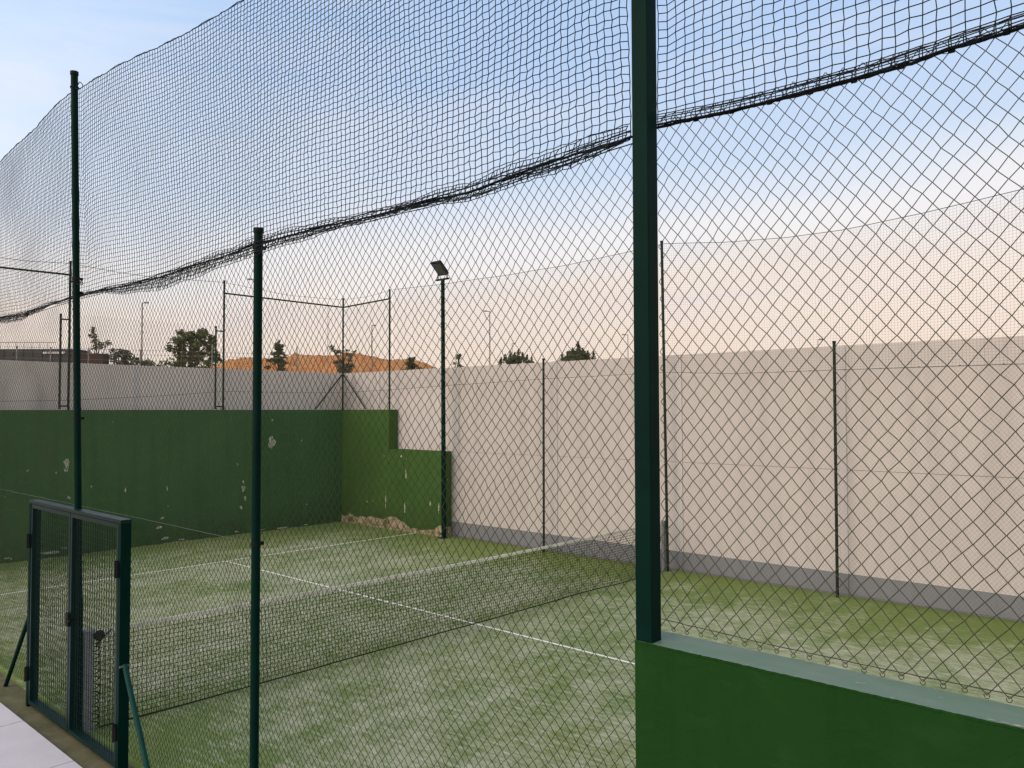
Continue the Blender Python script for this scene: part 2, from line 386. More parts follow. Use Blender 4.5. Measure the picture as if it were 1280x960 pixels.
# ------------------------------------------------------------------ setting
def sheet(name, x0, x1, y0, y1, z, mat, label, cat, nx=1, ny=1):
    mb = MB()
    mb.add([(x0, y0, z), (x1, y0, z), (x1, y1, z), (x0, y1, z)], [(0, 1, 2, 3)])
    return tag(mb.build(name, mat), label, cat, kind='structure')
sheet('ground', -700, 700, -700, 700, -0.03, M['soil'], 'bare dry ground stretching away beyond the court walls', 'ground')
sheet('court_turf', -9.985, 10.0, 0.0, 10.262, 0.0, M['turf'], 'green sanded artificial turf of the court inside the fences', 'court')
LW = 0.042
sheet('service_line', -6.98, -6.98 + LW, 0.02, 10.0, 0.004, M['line'], 'white service line across the court beyond the net', 'court line')
sheet('center_line', -6.93, 6.95, 5.06, 5.06 + LW, 0.004, M['line'], 'white centre line running under the court net', 'court line')
sheet('dirt_strip', -12.0, 10.0, -0.31, 0.0, 0.002, M['strip'], 'dirty brown strip between gate and pale paving', 'strip')
mb = MB(); x = -9.75
while x < 10:
    mb.box(x + 0.006, x + 1.294, -2.2, -0.31, -0.02, 0.022, 0)
    x += 1.3
mb.box(-9.75, 10, -2.19, -0.318, -0.02, 0.014, 1)
tag(mb.build('paved_walk', [M['paving'], M['joint']]), 'pale pinkish paving slabs of the walk outside the gate', 'paving', kind='structure')
# orange hill far behind
def hill():
    a = np.array([-107.3, 57.1]); b = np.array([-88.5, 84.2]); d = (b - a) / np.linalg.norm(b - a); nrm = np.array([d[1] * -1, d[0]])
    if nrm @ a < 0: nrm = -nrm
    us = np.linspace(-22, 60, 110); vsn = np.linspace(-26, 40, 60)
    H = lambda u: np.interp(u, [-22, -8, 0, 2.5, 8, 12, 17.5, 23, 27, 33, 40, 60], [2.5, 8.0, 10.2, 10.9, 11.4, 11.6, 11.95, 11.7, 11.3, 10.15, 8.5, 3])
    U, Vv = np.meshgrid(us, vsn, indexing='ij')
    prof = np.where(Vv < 0, np.exp(-(Vv / 11.0) ** 2), np.exp(-(Vv / 30.0) ** 2))
    Z = H(U) * prof - 0.1 + 0.16 * np.sin(U * 2.1 + Vv) * np.sin(Vv * 1.7 + 0.5 * U) + 0.35 * np.sin(U * .7 + 2 * np.sin(Vv * .3)) * np.cos(Vv * .5) + rng.normal(0, 0.13, U.shape)
    P = np.stack([a[0] + d[0] * U + nrm[0] * Vv, a[1] + d[1] * U + nrm[1] * Vv, Z], -1)
    n, k = U.shape; idx = np.arange(n * k).reshape(n, k)
    q = np.stack([idx[:-1, :-1], idx[1:, :-1], idx[1:, 1:], idx[:-1, 1:]], -1).reshape(-1, 4)
    mb = MB(); mb.add(P.reshape(-1, 3), q, smooth=True)
    tag(mb.build('hill', M['hill']), 'bare orange earth mound glowing beyond the rear wall', 'hill', kind='structure')
hill()

# ------------------------------------------------------------------ walls
def flakes(mb, spots, place):
    """irregular bare plaster patches standing 2 mm proud of the render; spot = (u, z, half width, half height)"""
    for (u, z, hw, hh) in spots:
        for k in range(1 if max(hw, hh) < 0.03 else random.randint(2, 4)):
            cu = u + random.uniform(-0.6, 0.6) * hw; cz = z + random.uniform(-0.6, 0.6) * hh
            n = 11; ph = random.random() * 6
            sc = 1.0 if k == 0 else random.uniform(0.35, 0.7)
            pts = [(cu, max(cz, 0.012))]
            for i in range(n):
                a = 2 * math.pi * i / n; r = sc * random.uniform(0.55, 1.15) * (1 + 0.25 * math.sin(2 * a + ph))
                pts.append((cu + hw * r * math.cos(a), max(cz + hh * r * math.sin(a), 0.005)))
            mb.add([place((u + (p[0] - u) * 0.78, max(0.004, z + (p[1] - z) * 0.78)), 0.002 + 0.0004 * k) for p in pts], tris=[(0, 1 + i, 1 + (i + 1) % n) for i in range(n)], m=1)
mb = MB(); mb.box(-10.28, -10.0, -0.3, 9.998, -0.05, 3.0)
S = 0.03
spots = [(2.44, 1.79, S, S), (2.97, 1.71, .03, .03), (3.18, 1.92, .09, .15), (3.16, 1.75, .06, .05), (3.2, 1.17, .05, .05), (3.42, 1.14, .04, .07), (3.65, 1.39, .03, .03),
    (4.36, 1.27, .03, .05), (5.27, 1.24, .025, .06), (5.29, 0.82, .02, .04), (5.17, 0.57, .07, .03), (5.11, 0.39, .09, .04), (5.23, 0.11, .10, .05), (5.58, 0.04, .12, .02),
    (6.97, 1.69, .025, .03), (7.15, 1.1, .06, .10), (7.15, 0.87, .05, .07), (7.09, 0.63, .05, .06), (6.95, 0.08, .05, .03), (7.12, 1.28, .02, .07),
    (2.92, 0.08, .28, .055), (3.15, .16, .06, .03), (3.38, .1, .05, .02), (2.1, 0.09, .06, .03), (2.19, 0.07, .03, .02), (7.89, 2.28, .10, .20), (7.93, 2.2, .1, .1), (7.89, 2.74, .035, .04),
    (8.75, 2.22, .025, .03), (8.9, 0.56, .03, .03), (8.25, 0.03, .22, .02), (7.6, .04, .2, .025), (8.9, .03, .1, .015)]
flakes(mb, spots, lambda p, e: (-10.0 + e, p[0], p[1]))
tag(mb.build('court_wall', [M['green_back'], M['plaster']]), 'long three-metre green rendered wall closing the far end of the court', 'wall', group='green court walls')
mb = MB()
mb.box(-10.28, -8.0, 10.0, 10.27, -0.05, 3.0); mb.box(-8.0, -6.0, 10.0, 10.27, -0.05, 2.0)
spots = [(-7.51, 1.85, .05, .06), (-7.32, 1.79, .03, .03), (-7.32, 1.5, .045, .15), (-8.13, 0.67, .03, .24), (-7.38, 0.61, .025, .18), (-6.44, 0.74, .03, .10), (-6.15, 0.67, .035, .16), (-8.2, 1.82, .02, .03), (-8.9, .62, .02, .04)]
flakes(mb, spots, lambda p, e: (p[0], 10.0 - e, p[1]))
tag(mb.build('court_wall', [M['green_side'], M['plaster']]), 'stepped green wall in the court corner with peeling base', 'wall', group='green court walls')

def perimeter(name, label, along, fixed, a0, a1, first, depth, matw):
    """white precast wall of 3 m bays: along = axis index of its length, visible face at fixed, thickness depth"""
    T = Thing(name, label, 'wall', (fixed, a0, 0) if along == 1 else (a0, fixed, 0), group='white perimeter walls')
    s = 1 if depth > 0 else -1
    def bx(mb, u0, u1, f0, f1, z0, z1):
        f0, f1 = sorted((fixed + f0 * s, fixed + f1 * s))
        return mb.box(u0, u1, f0, f1, z0, z1) if along == 0 else mb.box(f0, f1, u0, u1, z0, z1)
    edges = [a0] + [e for e in np.arange(first, a1, 3.0) if e > a0 + 0.3] + [a1]
    for i in range(len(edges) - 1):
        u0, u1 = edges[i] + 0.055, edges[i + 1] - 0.055
        if u1 - u0 < 0.1: continue
        mb = MB(); bx(mb, u0, u1, 0.03, 0.15, 0.34, 1.994); bx(mb, u0, u1, 0.03, 0.15, 2.0, 4.0)
        T.part(mb, 'panel', matw)
        mb = MB(); bx(mb, u0, u1, 0.022, 0.15, -0.05, 0.338); T.part(mb, 'plinth', M['plinth'])
    for e in edges[1:-1]:
        mb = MB(); bx(mb, e - 0.055, e + 0.055, 0.012, 0.16, 0.34, 4.004); T.part(mb, 'column', M['white_column'])
        mb = MB(); bx(mb, e - 0.055, e + 0.055, 0.005, 0.16, -0.05, 0.338); T.part(mb, 'plinth', M['plinth'])
perimeter('perimeter_wall', 'long off-white panel wall with grey plinth along the far side of the court', 0, 10.275, -10.30, 12.6, -8.82, 1, M['white'])
perimeter('perimeter_wall', 'off-white wall rising behind the green end wall', 1, -10.31, -6.0, 10.44, -4.3, -1, M['plaster_back'])

# near low wall bottom right
T = Thing('low_wall', 'dark green rendered wall with weathered top, paled by painted-in sky reflection, in the right foreground', 'wall', (6.10, -0.02, 0))
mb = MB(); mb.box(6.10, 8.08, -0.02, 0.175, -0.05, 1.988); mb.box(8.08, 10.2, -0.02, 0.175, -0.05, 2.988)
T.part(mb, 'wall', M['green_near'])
mb = MB()
# coping skim with a slightly ragged front edge
n = 150; xs = np.linspace(6.10, 8.078, n); jy = rng.normal(0, 0.0016, n) - 0.0205
jy[0] = -0.0205
P = []
for i in range(n): P += [(xs[i], jy[i], 1.989), (xs[i], jy[i] - 0.0004, 1.999), (xs[i], 0.176, 2.0), (xs[i], 0.176, 1.989)]
q = []
for i in range(n - 1):
    a = 4 * i
    for k in range(1, 4): q.append((a + k, a + 4 + k, a + 4 + (k + 1) % 4, a + (k + 1) % 4))
q += [(0, 1, 2, 3), (4 * n - 1, 4 * n - 2, 4 * n - 3, 4 * n - 4)]
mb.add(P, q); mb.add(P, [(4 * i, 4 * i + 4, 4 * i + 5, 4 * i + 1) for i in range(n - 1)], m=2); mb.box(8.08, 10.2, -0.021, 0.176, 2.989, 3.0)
for (cx_, cy_, s_) in [(6.60, -0.014, .004), (6.985, 0.055, .007), (7.0, 0.066, .004), (7.24, .09, .004), (7.41, -0.0145, .007), (7.445, -.013, .008), (7.48, -.012, .009), (7.52, -.013, .009), (7.12, -.016, .004)]:
    nn = 9; pts = [(cx_, cy_, 2.0025)] + [(cx_ + 2.0 * s_ * random.uniform(.6, 1.2) * math.cos(2 * math.pi * i / nn), max(-0.0215, cy_ + s_ * .7 * random.uniform(.6, 1.2) * math.sin(2 * math.pi * i / nn)), 2.0015) for i in range(nn)]
    mb.add(pts, tris=[(0, 1 + i, 1 + (i + 1) % nn) for i in range(nn)], m=1)
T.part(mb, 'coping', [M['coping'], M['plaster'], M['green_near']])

# ------------------------------------------------------------------ wire meshes
def field(x, z, s):
    return (np.sin(x * 2.3 + s) * np.cos(z * 3.1 + 1.7 * s) + 0.6 * np.sin(x * 5.7 + z * 4.3 + 2.1 * s) + 0.4 * np.sin(z * 9.1 - x * 3.9 + s * 3.3)) / 2
def chain(mb, u0, u1, z0, z1, f, axis='x', w=0.066, h=0.076, r=0.0019, sides=4, amp=0.006, jit=0.0012, tips=True, clip=None, loops=False, seed=0, bend=False, dent=False):
    """woven chain-link: zigzag wires that hook into their neighbours; f = position of the fabric plane"""
    g = np.random.default_rng(seed)
    n = int((u1 - u0) / (w / 2)); k = int((z1 - z0) / (h / 2)) + 1
    K = np.arange(n)[:, None]; J = np.arange(k)[None, :]
    ph = (K + J) % 2                         # 0: left peak, 1: right peak
    U = u0 + (K + ph) * (w / 2) + 0 * J
    Z = z0 + J * (h / 2) + 0 * K
    off = np.where(ph == 0, r * 0.9, -r * 0.9)
    dU = field(U, Z, 0.3 + seed) * amp + g.normal(0, jit, U.shape)
    dZ = field(U, Z, 4.1 + seed) * amp + g.normal(0, jit, U.shape)
    # both wires hooking at a node must move together
    key = (np.round((U - u0) / (w / 2)).astype(int) * (k + 1) + J)
    lut = g.normal(0, jit, (n + 3) * (k + 2))
    dU = field(U, Z, 0.3 + seed) * amp + lut[key]; dZ = field(U, Z, 4.1 + seed) * amp + lut[::-1][key]
    dF = field(U, Z, 7.7 + seed) * amp * 1.2 + off
    if dent:                                   # knocks and stretched cells low down in the middle of the fence
        for (du, dz_, s_, a_) in ((4.9, 0.75, 0.35, 1.0), (4.2, 1.5, 0.3, .8), (5.6, 1.1, .3, .9), (2.4, 1.7, .4, .8), (1.9, 2.7, .5, .6), (5.0, 3.1, .5, .5), (-1.9, 3.0, .5, .7)):
            G_ = a_ * np.exp(-((U - du) ** 2 + (Z - dz_) ** 2) / s_ ** 2)
            dU = dU + G_ * 0.018 * np.sin(9 * Z + 5 * U); dZ = dZ + G_ * 0.022 * np.cos(8 * U - 4 * Z) + G_ * lut[key] * 3; dF = dF + G_ * 0.05
    Up, Zp, Fp = U + dU, Z + dZ, f + dF
    P = np.stack([Up, Fp, Zp], -1) if axis == 'x' else np.stack([Fp, Up, Zp], -1)
    ref = (0, 1, 0) if axis == 'x' else (1, 0, 0)
    if bend:                                   # wires bow a little at each hook instead of turning sharply
        A_ = P[:, :-1]; B_ = P[:, 1:]
        s0 = A_ + (B_ - A_) * 0.07; s1 = A_ + (B_ - A_) * 0.93
        Nn = P.copy(); Nn[:, 1:-1] = P[:, 1:-1] * 0.968 + (P[:, :-2] + P[:, 2:]) * 0.016
        out = [P[:, 0]]
        for j in range(k - 1): out += [s0[:, j], s1[:, j], Nn[:, j + 1]]
        P = np.stack(out, 1); Z = np.concatenate([Z[:, :1], np.repeat(Z[:, 1:], 3, 1)], 1)
    if clip is not None:
        for i in range(n):
            uu = float(U[i].mean()); lo = clip(uu)
            keep = Z[i] <= lo
            m_ = int(keep.sum())
            if m_ > 1: mb.tubes(P[i:i + 1, :m_], r, sides, ref)
    else: mb.tubes(P, r, sides, ref)
    if loops:                                  # knuckled lower selvedge: a small bent-back ring under each V
        for i in range(n):
            if ph[i, 0] == 0: continue
            c = P[i, 0]
            a = np.linspace(-0.4, 2 * math.pi - 1.2, 12)
            ring = np.stack([c[0] + 0.0085 * np.sin(a), c[1] + 0.002 * np.cos(3 * a), c[2] - 0.002 + 0.0095 * np.cos(a)], -1)
            mb.tubes(ring, r * 0.85, sides, ref)
    return mb
def wire(mb, pts, r, sides=5, ref=(0, 1, 0), n=60, wob=0.0, seed=1):
    pts = np.array(pts, float); d = np.r_[0, np.cumsum(np.linalg.norm(np.diff(pts, axis=0), axis=1))]
    s = np.linspace(0, d[-1], n)
    P = np.stack([np.interp(s, d, pts[:, i]) for i in range(3)], -1)
    if wob:
        g = np.random.default_rng(seed)
        P[1:-1, 2] += g.normal(0, wob, n - 2); P[1:-1, 1] += g.normal(0, wob, n - 2)
    mb.tubes(P, r, sides, ref)

# hem line of the upper net along the near side (X, z at the fabric plane)
HEM = np.array([(-6.1, 4.08), (-4.2, 4.06), (-2.8, 4.062), (-1.92, 4.040), (-1.16, 4.060), (-0.37, 4.072), (0.32, 4.071), (0.85, 4.058), (1.49, 4.056), (2.04, 4.072), (2.66, 4.089), (3.09, 4.113),
                (3.49, 4.109), (3.76, 4.103), (4.09, 4.094), (4.47, 4.088), (4.81, 4.087), (5.11, 4.082), (5.39, 4.101), (5.64, 4.114), (5.88, 4.127), (6.14, 4.136)])
hemz = lambda x: np.interp(x, HEM[:, 0], HEM[:, 1])

# ---- near fence
T = Thing('chain_link_fence', 'near green chain-link fence on round posts and one square post, standing on the turf edge', 'fence', (0, 0, 0), group='chain-link fences')
mb = MB(); chain(mb, -6.1, 6.12, 0.02, 4.16, 0.055, w=0.0635, h=0.0715, r=0.0018, amp=0.014, jit=0.0018, dent=True, clip=lambda x: float(hemz(x)) + 0.035, seed=1)
T.part(mb, 'chain_link_mesh', M['wire'])
def post_tube(p0, p1, r, name='post', mat='post', clamps=(), cap=True, T_=None):
    p0 = np.array(p0, float); p1 = np.array(p1, float)
    mb = MB(); mb.pipe(p0, p1, r, 18, seg=8)
    o = (T_ or T).part(mb, name, M[mat])
    if cap:
        d = (p1 - p0) / np.linalg.norm(p1 - p0)
        mb = MB(); mb.pipe(p1 - d * 0.02, p1 + d * 0.012, r * 1.16, 18); (T_ or T).part(mb, 'post_cap', M['black'], o)
    for z in clamps:
        c = p0 + (p1 - p0) * (z - p0[2]) / (p1[2] - p0[2]); d = (p1 - p0) / np.linalg.norm(p1 - p0)
        mb = MB(); mb.pipe(c - d * 0.013, c + d * 0.013, r * 1.14, 18)
        mb.box(c[0] - 0.006, c[0] + 0.006, c[1] + r * 0.9, c[1] + r + 0.028, c[2] - 0.012, c[2] + 0.012)
        (T_ or T).part(mb, 'clamp', M['black'], o)
    return o
post_tube((0.005, -0.035, 0), (-0.005, -0.17, 6.13), 0.031, clamps=(4.07, 4.2, 2.9))
post_tube((3.02, 0.0, 0), (3.02, 0.0, 4.21), 0.030, clamps=(4.09, 2.06))
post_tube((-3.0, 0.0, 0), (-3.0, 0.0, 4.2), 0.030)
post_tube((-6.1, 0.0, 0), (-6.1, -0.05, 6.15), 0.031)
mb = MB()
for (a, b_) in ((6.102, 6.182),):
    v = [];
    bv = 0.004
    xs = [a + bv, b_ - bv, b_, b_, b_ - bv, a + bv, a, a]; ys = [-0.018, -0.018, -0.014, 0.054, 0.058, 0.058, 0.054, -0.014]
    for z in (0.0, 6.2):
        v += [(x_, y_, z) for x_, y_ in zip(xs, ys)]
    mb.add(v, [(i, (i + 1) % 8, 8 + (i + 1) % 8, 8 + i) for i in range(8)] + [(8, 9, 14, 15), (9, 10, 13, 14), (10, 11, 12, 13)])
T.part(mb, 'square_post', M['post'], label='tall square green post at the end of the low wall')
mb = MB(); wire(mb, [(-6.1, 0.03, 2.05), (-3, 0.032, 2.06), (-1.1, 0.03, 2.06), (1.1, 0.03, 2.06), (3.02, 0.032, 2.05)], 0.0016, wob=0.001)
T.part(mb, 'tension_wire', M['galv'])
mb = MB(); wire(mb, [(x_, 0.05, float(hemz(x_)) - 0.005) for x_ in np.linspace(-6.1, 6.12, 50)], 0.003, wob=0.001, n=140); T.part(mb, 'tension_wire', M['wire'])

# ---- gate
G = Thing('gate', 'low teal double gate with vertical wire infill under the tall post', 'gate', (0, -0.1, 0))
def frame_bars(mb, x0, x1, z0, z1, y, s, d):
    mb.box(x0, x0 + s, y - d / 2, y + d / 2, z0, z1); mb.box(x1 - s, x1, y - d / 2, y + d / 2, z0, z1)
    mb.box(x0 + s, x1 - s, y - d / 2, y + d / 2, z1 - s, z1); mb.box(x0 + s, x1 - s, y - d / 2, y + d / 2, z0, z0 + s)
GY = -0.105
for k, (x0, x1) in enumerate(((-1.085, -0.008), (0.004, 1.085))):
    mb = MB(); frame_bars(mb, x0, x1, 0.035, 2.03, GY, 0.038, 0.075)
    leaf = G.part(mb, 'gate_leaf', M['gate'])
    mb = MB()
    nb = int((x1 - x0 - 0.09) / 0.05)
    xs = np.linspace(x0 + 0.065, x1 - 0.065, nb)
    P = np.stack([np.stack([xs, np.full(nb, GY), np.full(nb, z)], -1) for z in np.linspace(0.06, 2.0, 6)], 1); mb.tubes(P, 0.0030, 5)
    zs = np.arange(0.12, 2.0, 0.062); P = np.stack([np.stack([np.full(len(zs), x_), np.full(len(zs), GY + 0.005), zs], -1) for x_ in (x0 + 0.04, x1 - 0.04)], 1); mb.tubes(P, 0.0015, 4)
    G.part(mb, 'wire_panel', M['gate'], leaf)
    hx = x0 - 0.03 if k == 0 else x1 + 0.0
    for hz in (0.33, 1.66):
        mb = MB(); mb.box(hx - 0.012, hx + 0.045, GY - 0.062, GY - 0.039, hz - 0.06, hz + 0.06)
        mb.pipe((hx + 0.016, GY - 0.06, hz - 0.07), (hx + 0.016, GY - 0.06, hz + 0.07), 0.014, 12)
        G.part(mb, 'hinge', M['black'], leaf)
mb = MB(); mb.box(-0.035, 0.035, GY - 0.06, GY - 0.038, 1.0, 1.12); mb.pipe((0.05, GY - 0.08, 1.07), (0.05, GY - 0.03, 1.07), 0.011, 12); mb.pipe((0.05, GY - 0.08, 1.07), (0.14, GY - 0.08, 1.07), 0.009, 12)
G.part(mb, 'latch', M['black'])
for (x0, x1) in ((-1.145, -1.09), (1.09, 1.145)):
    mb = MB(); mb.box(x0, x1, GY - 0.042, GY + 0.042, 0.0, 2.035)
    G.part(mb, 'gate_post', M['post'])
mb = MB(); mb.box(-1.145, 1.145, GY - 0.045, GY + 0.045, 2.037, 2.066); G.part(mb, 'top_rail', M['gate'])
for s, zt, xf in ((1, 0.88, 1.72), (-1, 0.95, -1.95)):
    mb = MB(); mb.pipe((s * 1.15, GY + 0.0, zt), (xf, GY + 0.0, 0.0), 0.021, 14)
    br = G.part(mb, 'brace', M['brace'] if s > 0 else M['post'])
    mb = MB(); mb.pipe((s * 1.16, GY - 0.045, zt - 0.01), (s * 1.16, GY + 0.03, zt - 0.01), 0.009, 8)
    G.part(mb, 'bolt', M['galv'], br)

# ---- fence over the low wall (right)
T = Thing('chain_link_fence', 'chain-link mesh with looped lower edge standing on the low green wall', 'fence', (6.19, 0.19, 2.0), group='chain-link fences')
RH = np.array([(6.1, 4.224), (6.42, 4.205), (6.747, 4.195), (7.0, 4.193), (7.184, 4.20), (7.5, 4.218), (8.0, 4.215), (10, 4.2)])
rhz = lambda x: np.interp(x, RH[:, 0], RH[:, 1])
mb = MB(); chain(mb, 6.099, 10.0, 2.013, 4.32, 0.19, w=0.066, h=0.076, r=0.00165, sides=6, amp=0.006, jit=0.0018, clip=lambda x: float(rhz(x)) + 0.055 + 0.02 * math.sin(3 * x), loops=True, seed=5, bend=True)
T.part(mb, 'chain_link_mesh', M['near_wire'])
mb = MB(); wire(mb, [(6.1, 0.187, 2.048), (6.6, 0.187, 2.032), (7.1, 0.187, 2.028), (7.6, 0.187, 2.032), (10, 0.187, 2.03)], 0.0018, n=120, wob=0.0006); T.part(mb, 'tension_wire', M['wire'])

# ------------------------------------------------------------------ upper nets
def net_grid(xs, rows, P, mb, r, sides=4, sub=1):
    mb.tubes(P, r, sides, (0, 1, 0)); mb.tubes(np.swapaxes(P, 0, 1), r, sides, (0, 1, 0))
def upper_net(x0, x1, topz, hem, y, cw, ch, fold, seed, post_x=(), ydev=None, kink=0.10, mess=1.0):
    g = np.random.default_rng(seed)
    nx = int((x1 - x0) / cw) + 1; xs = x0 + np.arange(nx) * cw
    nr = int(2.0 / ch)
    V = np.linspace(0, 1, nr)
    ZT = np.array([topz(x_) for x_ in xs]); ZH = np.array([hem(x_) for x_ in xs])
    X = np.repeat(xs[:, None], nr, 1); Z = ZT[:, None] + (ZH - ZT)[:, None] * V[None]
    I = np.arange(nx)[:, None]; J = np.arange(nr)[None]
    X = X + (1 - V)[None] * 0 + kink * cw * np.where(J % 2, 0.5, -0.5) + 0.012 * (1 - V)[None] * 0 + field(X, Z, seed) * 0.010
    Z = Z + kink * 1.3 * ch * np.where(I % 2, 0.5, -0.5) * np.minimum(1, np.minimum(J, nr - 1 - J) / 2) + field(X, Z, seed + 2.2) * 0.016 * np.sin(math.pi * V)[None]
    for px in post_x:                             # rows droop where the net is lashed to a post
        Z = Z - 0.075 * np.exp(-np.abs(X - px) / 0.16) * np.sin(math.pi * np.clip(V * 0.9 + 0.1, 0, 1))[None]
    Y = np.full_like(X, y) + field(X * 0.7, Z * 0.6, seed + 5) * 0.02 + g.normal(0, 0.0012, X.shape)
    X += g.normal(0, 0.0014, X.shape); Z += g.normal(0, 0.0014, X.shape)
    if ydev is not None: Y = Y + ydev(X, Z)
    # folded rows gathered round the hem rope
    d, e = fold(xs)
    nf = 8
    A = np.linspace(0, 1, nf)
    fz = np.concatenate([-np.linspace(0.15, 1, 4)[None] * d[:, None], -d[:, None] + np.linspace(0.2, 1, nf - 4)[None] * (d + e)[:, None]], 1)
    FX = X[:, -1:] + g.normal(0, 0.002, (nx, nf)) * mess + field(X[:, -1:] * 3, A[None] * 3, 1.1) * 0.008 * mess
    FZ = ZH[:, None] + fz + g.normal(0, 0.002, (nx, nf)) * mess
    FY = Y[:, -1:] - 0.012 - 0.030 * np.sin(math.pi * A)[None] + g.normal(0, 0.003, (nx, nf))
    return np.stack([np.concatenate([X, FX], 1), np.concatenate([Y, FY], 1), np.concatenate([Z, FZ], 1)], -1), xs, ZT, ZH

# net over the near fence
TOP = np.array([(-6.1, 6.10), (-4.5, 5.97), (-3.0, 5.92), (-1.5, 5.95), (-0.3, 6.02), (0.02, 6.02), (0.25, 6.00), (0.9, 5.955), (1.6, 5.905), (2.3, 5.88), (3.0, 5.87), (4.0, 5.90), (5.0, 5.97), (6.12, 6.10)])
topz = lambda x: float(np.interp(x, TOP[:, 0], TOP[:, 1]))
def foldf(xs):
    d = np.interp(xs, [-6, -3, -2.3, -1.6, -0.6, -0.1, 0.25, 0.6, 1.2, 1.8, 2.4, 2.9, 3.2, 3.8, 4.4, 4.9, 5.3, 5.8, 6.1], [.03, .03, .075, .05, .012, .01, .015, .05, .085, .105, .085, .07, .075, .05, .028, .03, .060, .045, .022])
    e = np.interp(xs, [-6, -0.3, 0.3, 1.5, 2.6, 3.1, 3.6, 4.4, 5.0, 6.1], [.02, .012, .012, .02, .045, .05, .04, .022, .05, .065])
    return d * 1.15 + 0.006 * np.sin(xs * 9), e + 0.006 * np.sin(xs * 13 + 1)
yd = lambda X, Z: -0.135 * np.exp(-(X / 2.2) ** 2) * np.clip((Z - 3.9) / 2.2, 0, 1)
NX = Thing('netting', 'black netting with a bunched hem hung above the near fence between the posts', 'net', (0, 0, 4.1), group='black upper netting')
P, xs, ZT, ZH = upper_net(-6.08, 6.10, topz, lambda x: float(hemz(x)), 0.0, 0.0425, 0.0388, foldf, 3, post_x=(0.0, 6.12), ydev=yd)
mb = MB(); net_grid(xs, None, P, mb, 0.0022)
NX.part(mb, 'net_mesh', M['cord'])
mb = MB(); top = P[:, 0].copy(); top[:, 2] += 0.004 + 0.006 * np.sin(np.arange(len(top)) * 0.55) * (np.random.default_rng(4).random(len(top)) > 0.3)
mb.tubes(top, 0.004, 6); NX.part(mb, 'top_rope', M['cord'])
mb = MB(); xs2 = np.linspace(-6.08, 6.1, 420); g = np.random.default_rng(9)
for rr, dz, dy, amp in ((0.0058, 0.0, -0.016, 0.003), (0.0035, 0.010, -0.03, 0.006), (0.003, -0.012, -0.024, 0.008)):
    mb.tubes(np.stack([xs2, np.full(420, dy) + g.normal(0, 0.002, 420), hemz(xs2) + dz + amp * np.sin(xs2 * 7 + dz * 300) + g.normal(0, 0.0012, 420)], -1), rr, 6)
# lacing twisted round the hem and the tips of the chain-link
a = np.linspace(0, 1, 5200); xl = -6.05 + a * 12.1
mb.tubes(np.stack([xl, -0.012 + 0.016 * np.cos(xl * 75), hemz(xl) + 0.012 * np.sin(xl * 75) + 0.004 * np.sin(xl * 11)], -1), 0.0016, 4, (0, 0, 1))
NX.part(mb, 'hem_rope', M['cord'])
for z, pl in ((5.99, 0.16), (4.17, 0.12)):
    mb = MB(); yb = -0.035 - 0.135 * z / 6.13
    a = np.linspace(0, 2 * math.pi, 26)
    mb.tubes(np.stack([0.03 + pl * (1 - np.cos(a)) / 2, yb + 0.01 * np.sin(2 * a), z + 0.028 * np.sin(a) - 0.02 * (1 - np.cos(a)) / 2], -1), 0.004, 6)
    mb.tubes(np.stack([0.034 * np.cos(a), yb + 0.036 * np.sin(a), z + 0.006 * np.sin(3 * a)], -1), 0.004, 6, (0, 0, 1))
    NX.part(mb, 'tie_cord', M['cord'])
# net above the right-hand fence
NR = Thing('netting', 'black square netting above the right fence, its hem laced to a thick rope', 'net', (6.19, 0.19, 4.2), group='black upper netting')
def foldr(xs): return np.full(len(xs), 0.004) + 0.002 * np.sin(xs * 8), np.interp(xs, [6.1, 6.4, 10], [.052, .048, .044])
P, xs, ZT, ZH = upper_net(6.105, 10.0, lambda x: 6.1 - 0.04 * math.sin((x - 6.19) / 3.8 * math.pi), lambda x: float(rhz(x)), 0.187, 0.0455, 0.0412, foldr, 8, post_x=(6.15,), kink=0.05, mess=0.3)
mb = MB(); net_grid(xs, None, P, mb, 0.0021, 6); NR.part(mb, 'net_mesh', M['cord'])
mb = MB(); top = P[:, 0].copy(); mb.tubes(top, 0.004, 6); NR.part(mb, 'top_rope', M['cord'])
mb = MB(); xs2 = np.linspace(6.105, 10, 240); sagg = -0.007 * np.abs(np.sin((xs2 - 6.3) * math.pi / 0.33)) + 0.003
mb.tubes(np.stack([xs2, np.full(240, 0.175), rhz(xs2) + sagg + g.normal(0, 0.0008, 240)], -1), 0.0062 + 0.0 * xs2, 8)
xl = np.linspace(6.11, 10, 2400); mb.tubes(np.stack([xl, 0.178 + 0.011 * np.cos(xl * 62), rhz(xl) + 0.006 + 0.013 * np.sin(xl * 62)], -1), 0.0014, 4, (0, 0, 1))
for x_ in np.arange(6.3, 10, 0.165):
    mb.pipe((x_ - 0.006, 0.175, float(rhz(x_)) - 0.004), (x_ + 0.012, 0.172, float(rhz(x_)) - 0.006), 0.0088, 8)
NR.part(mb, 'hem_rope', M['cord'])

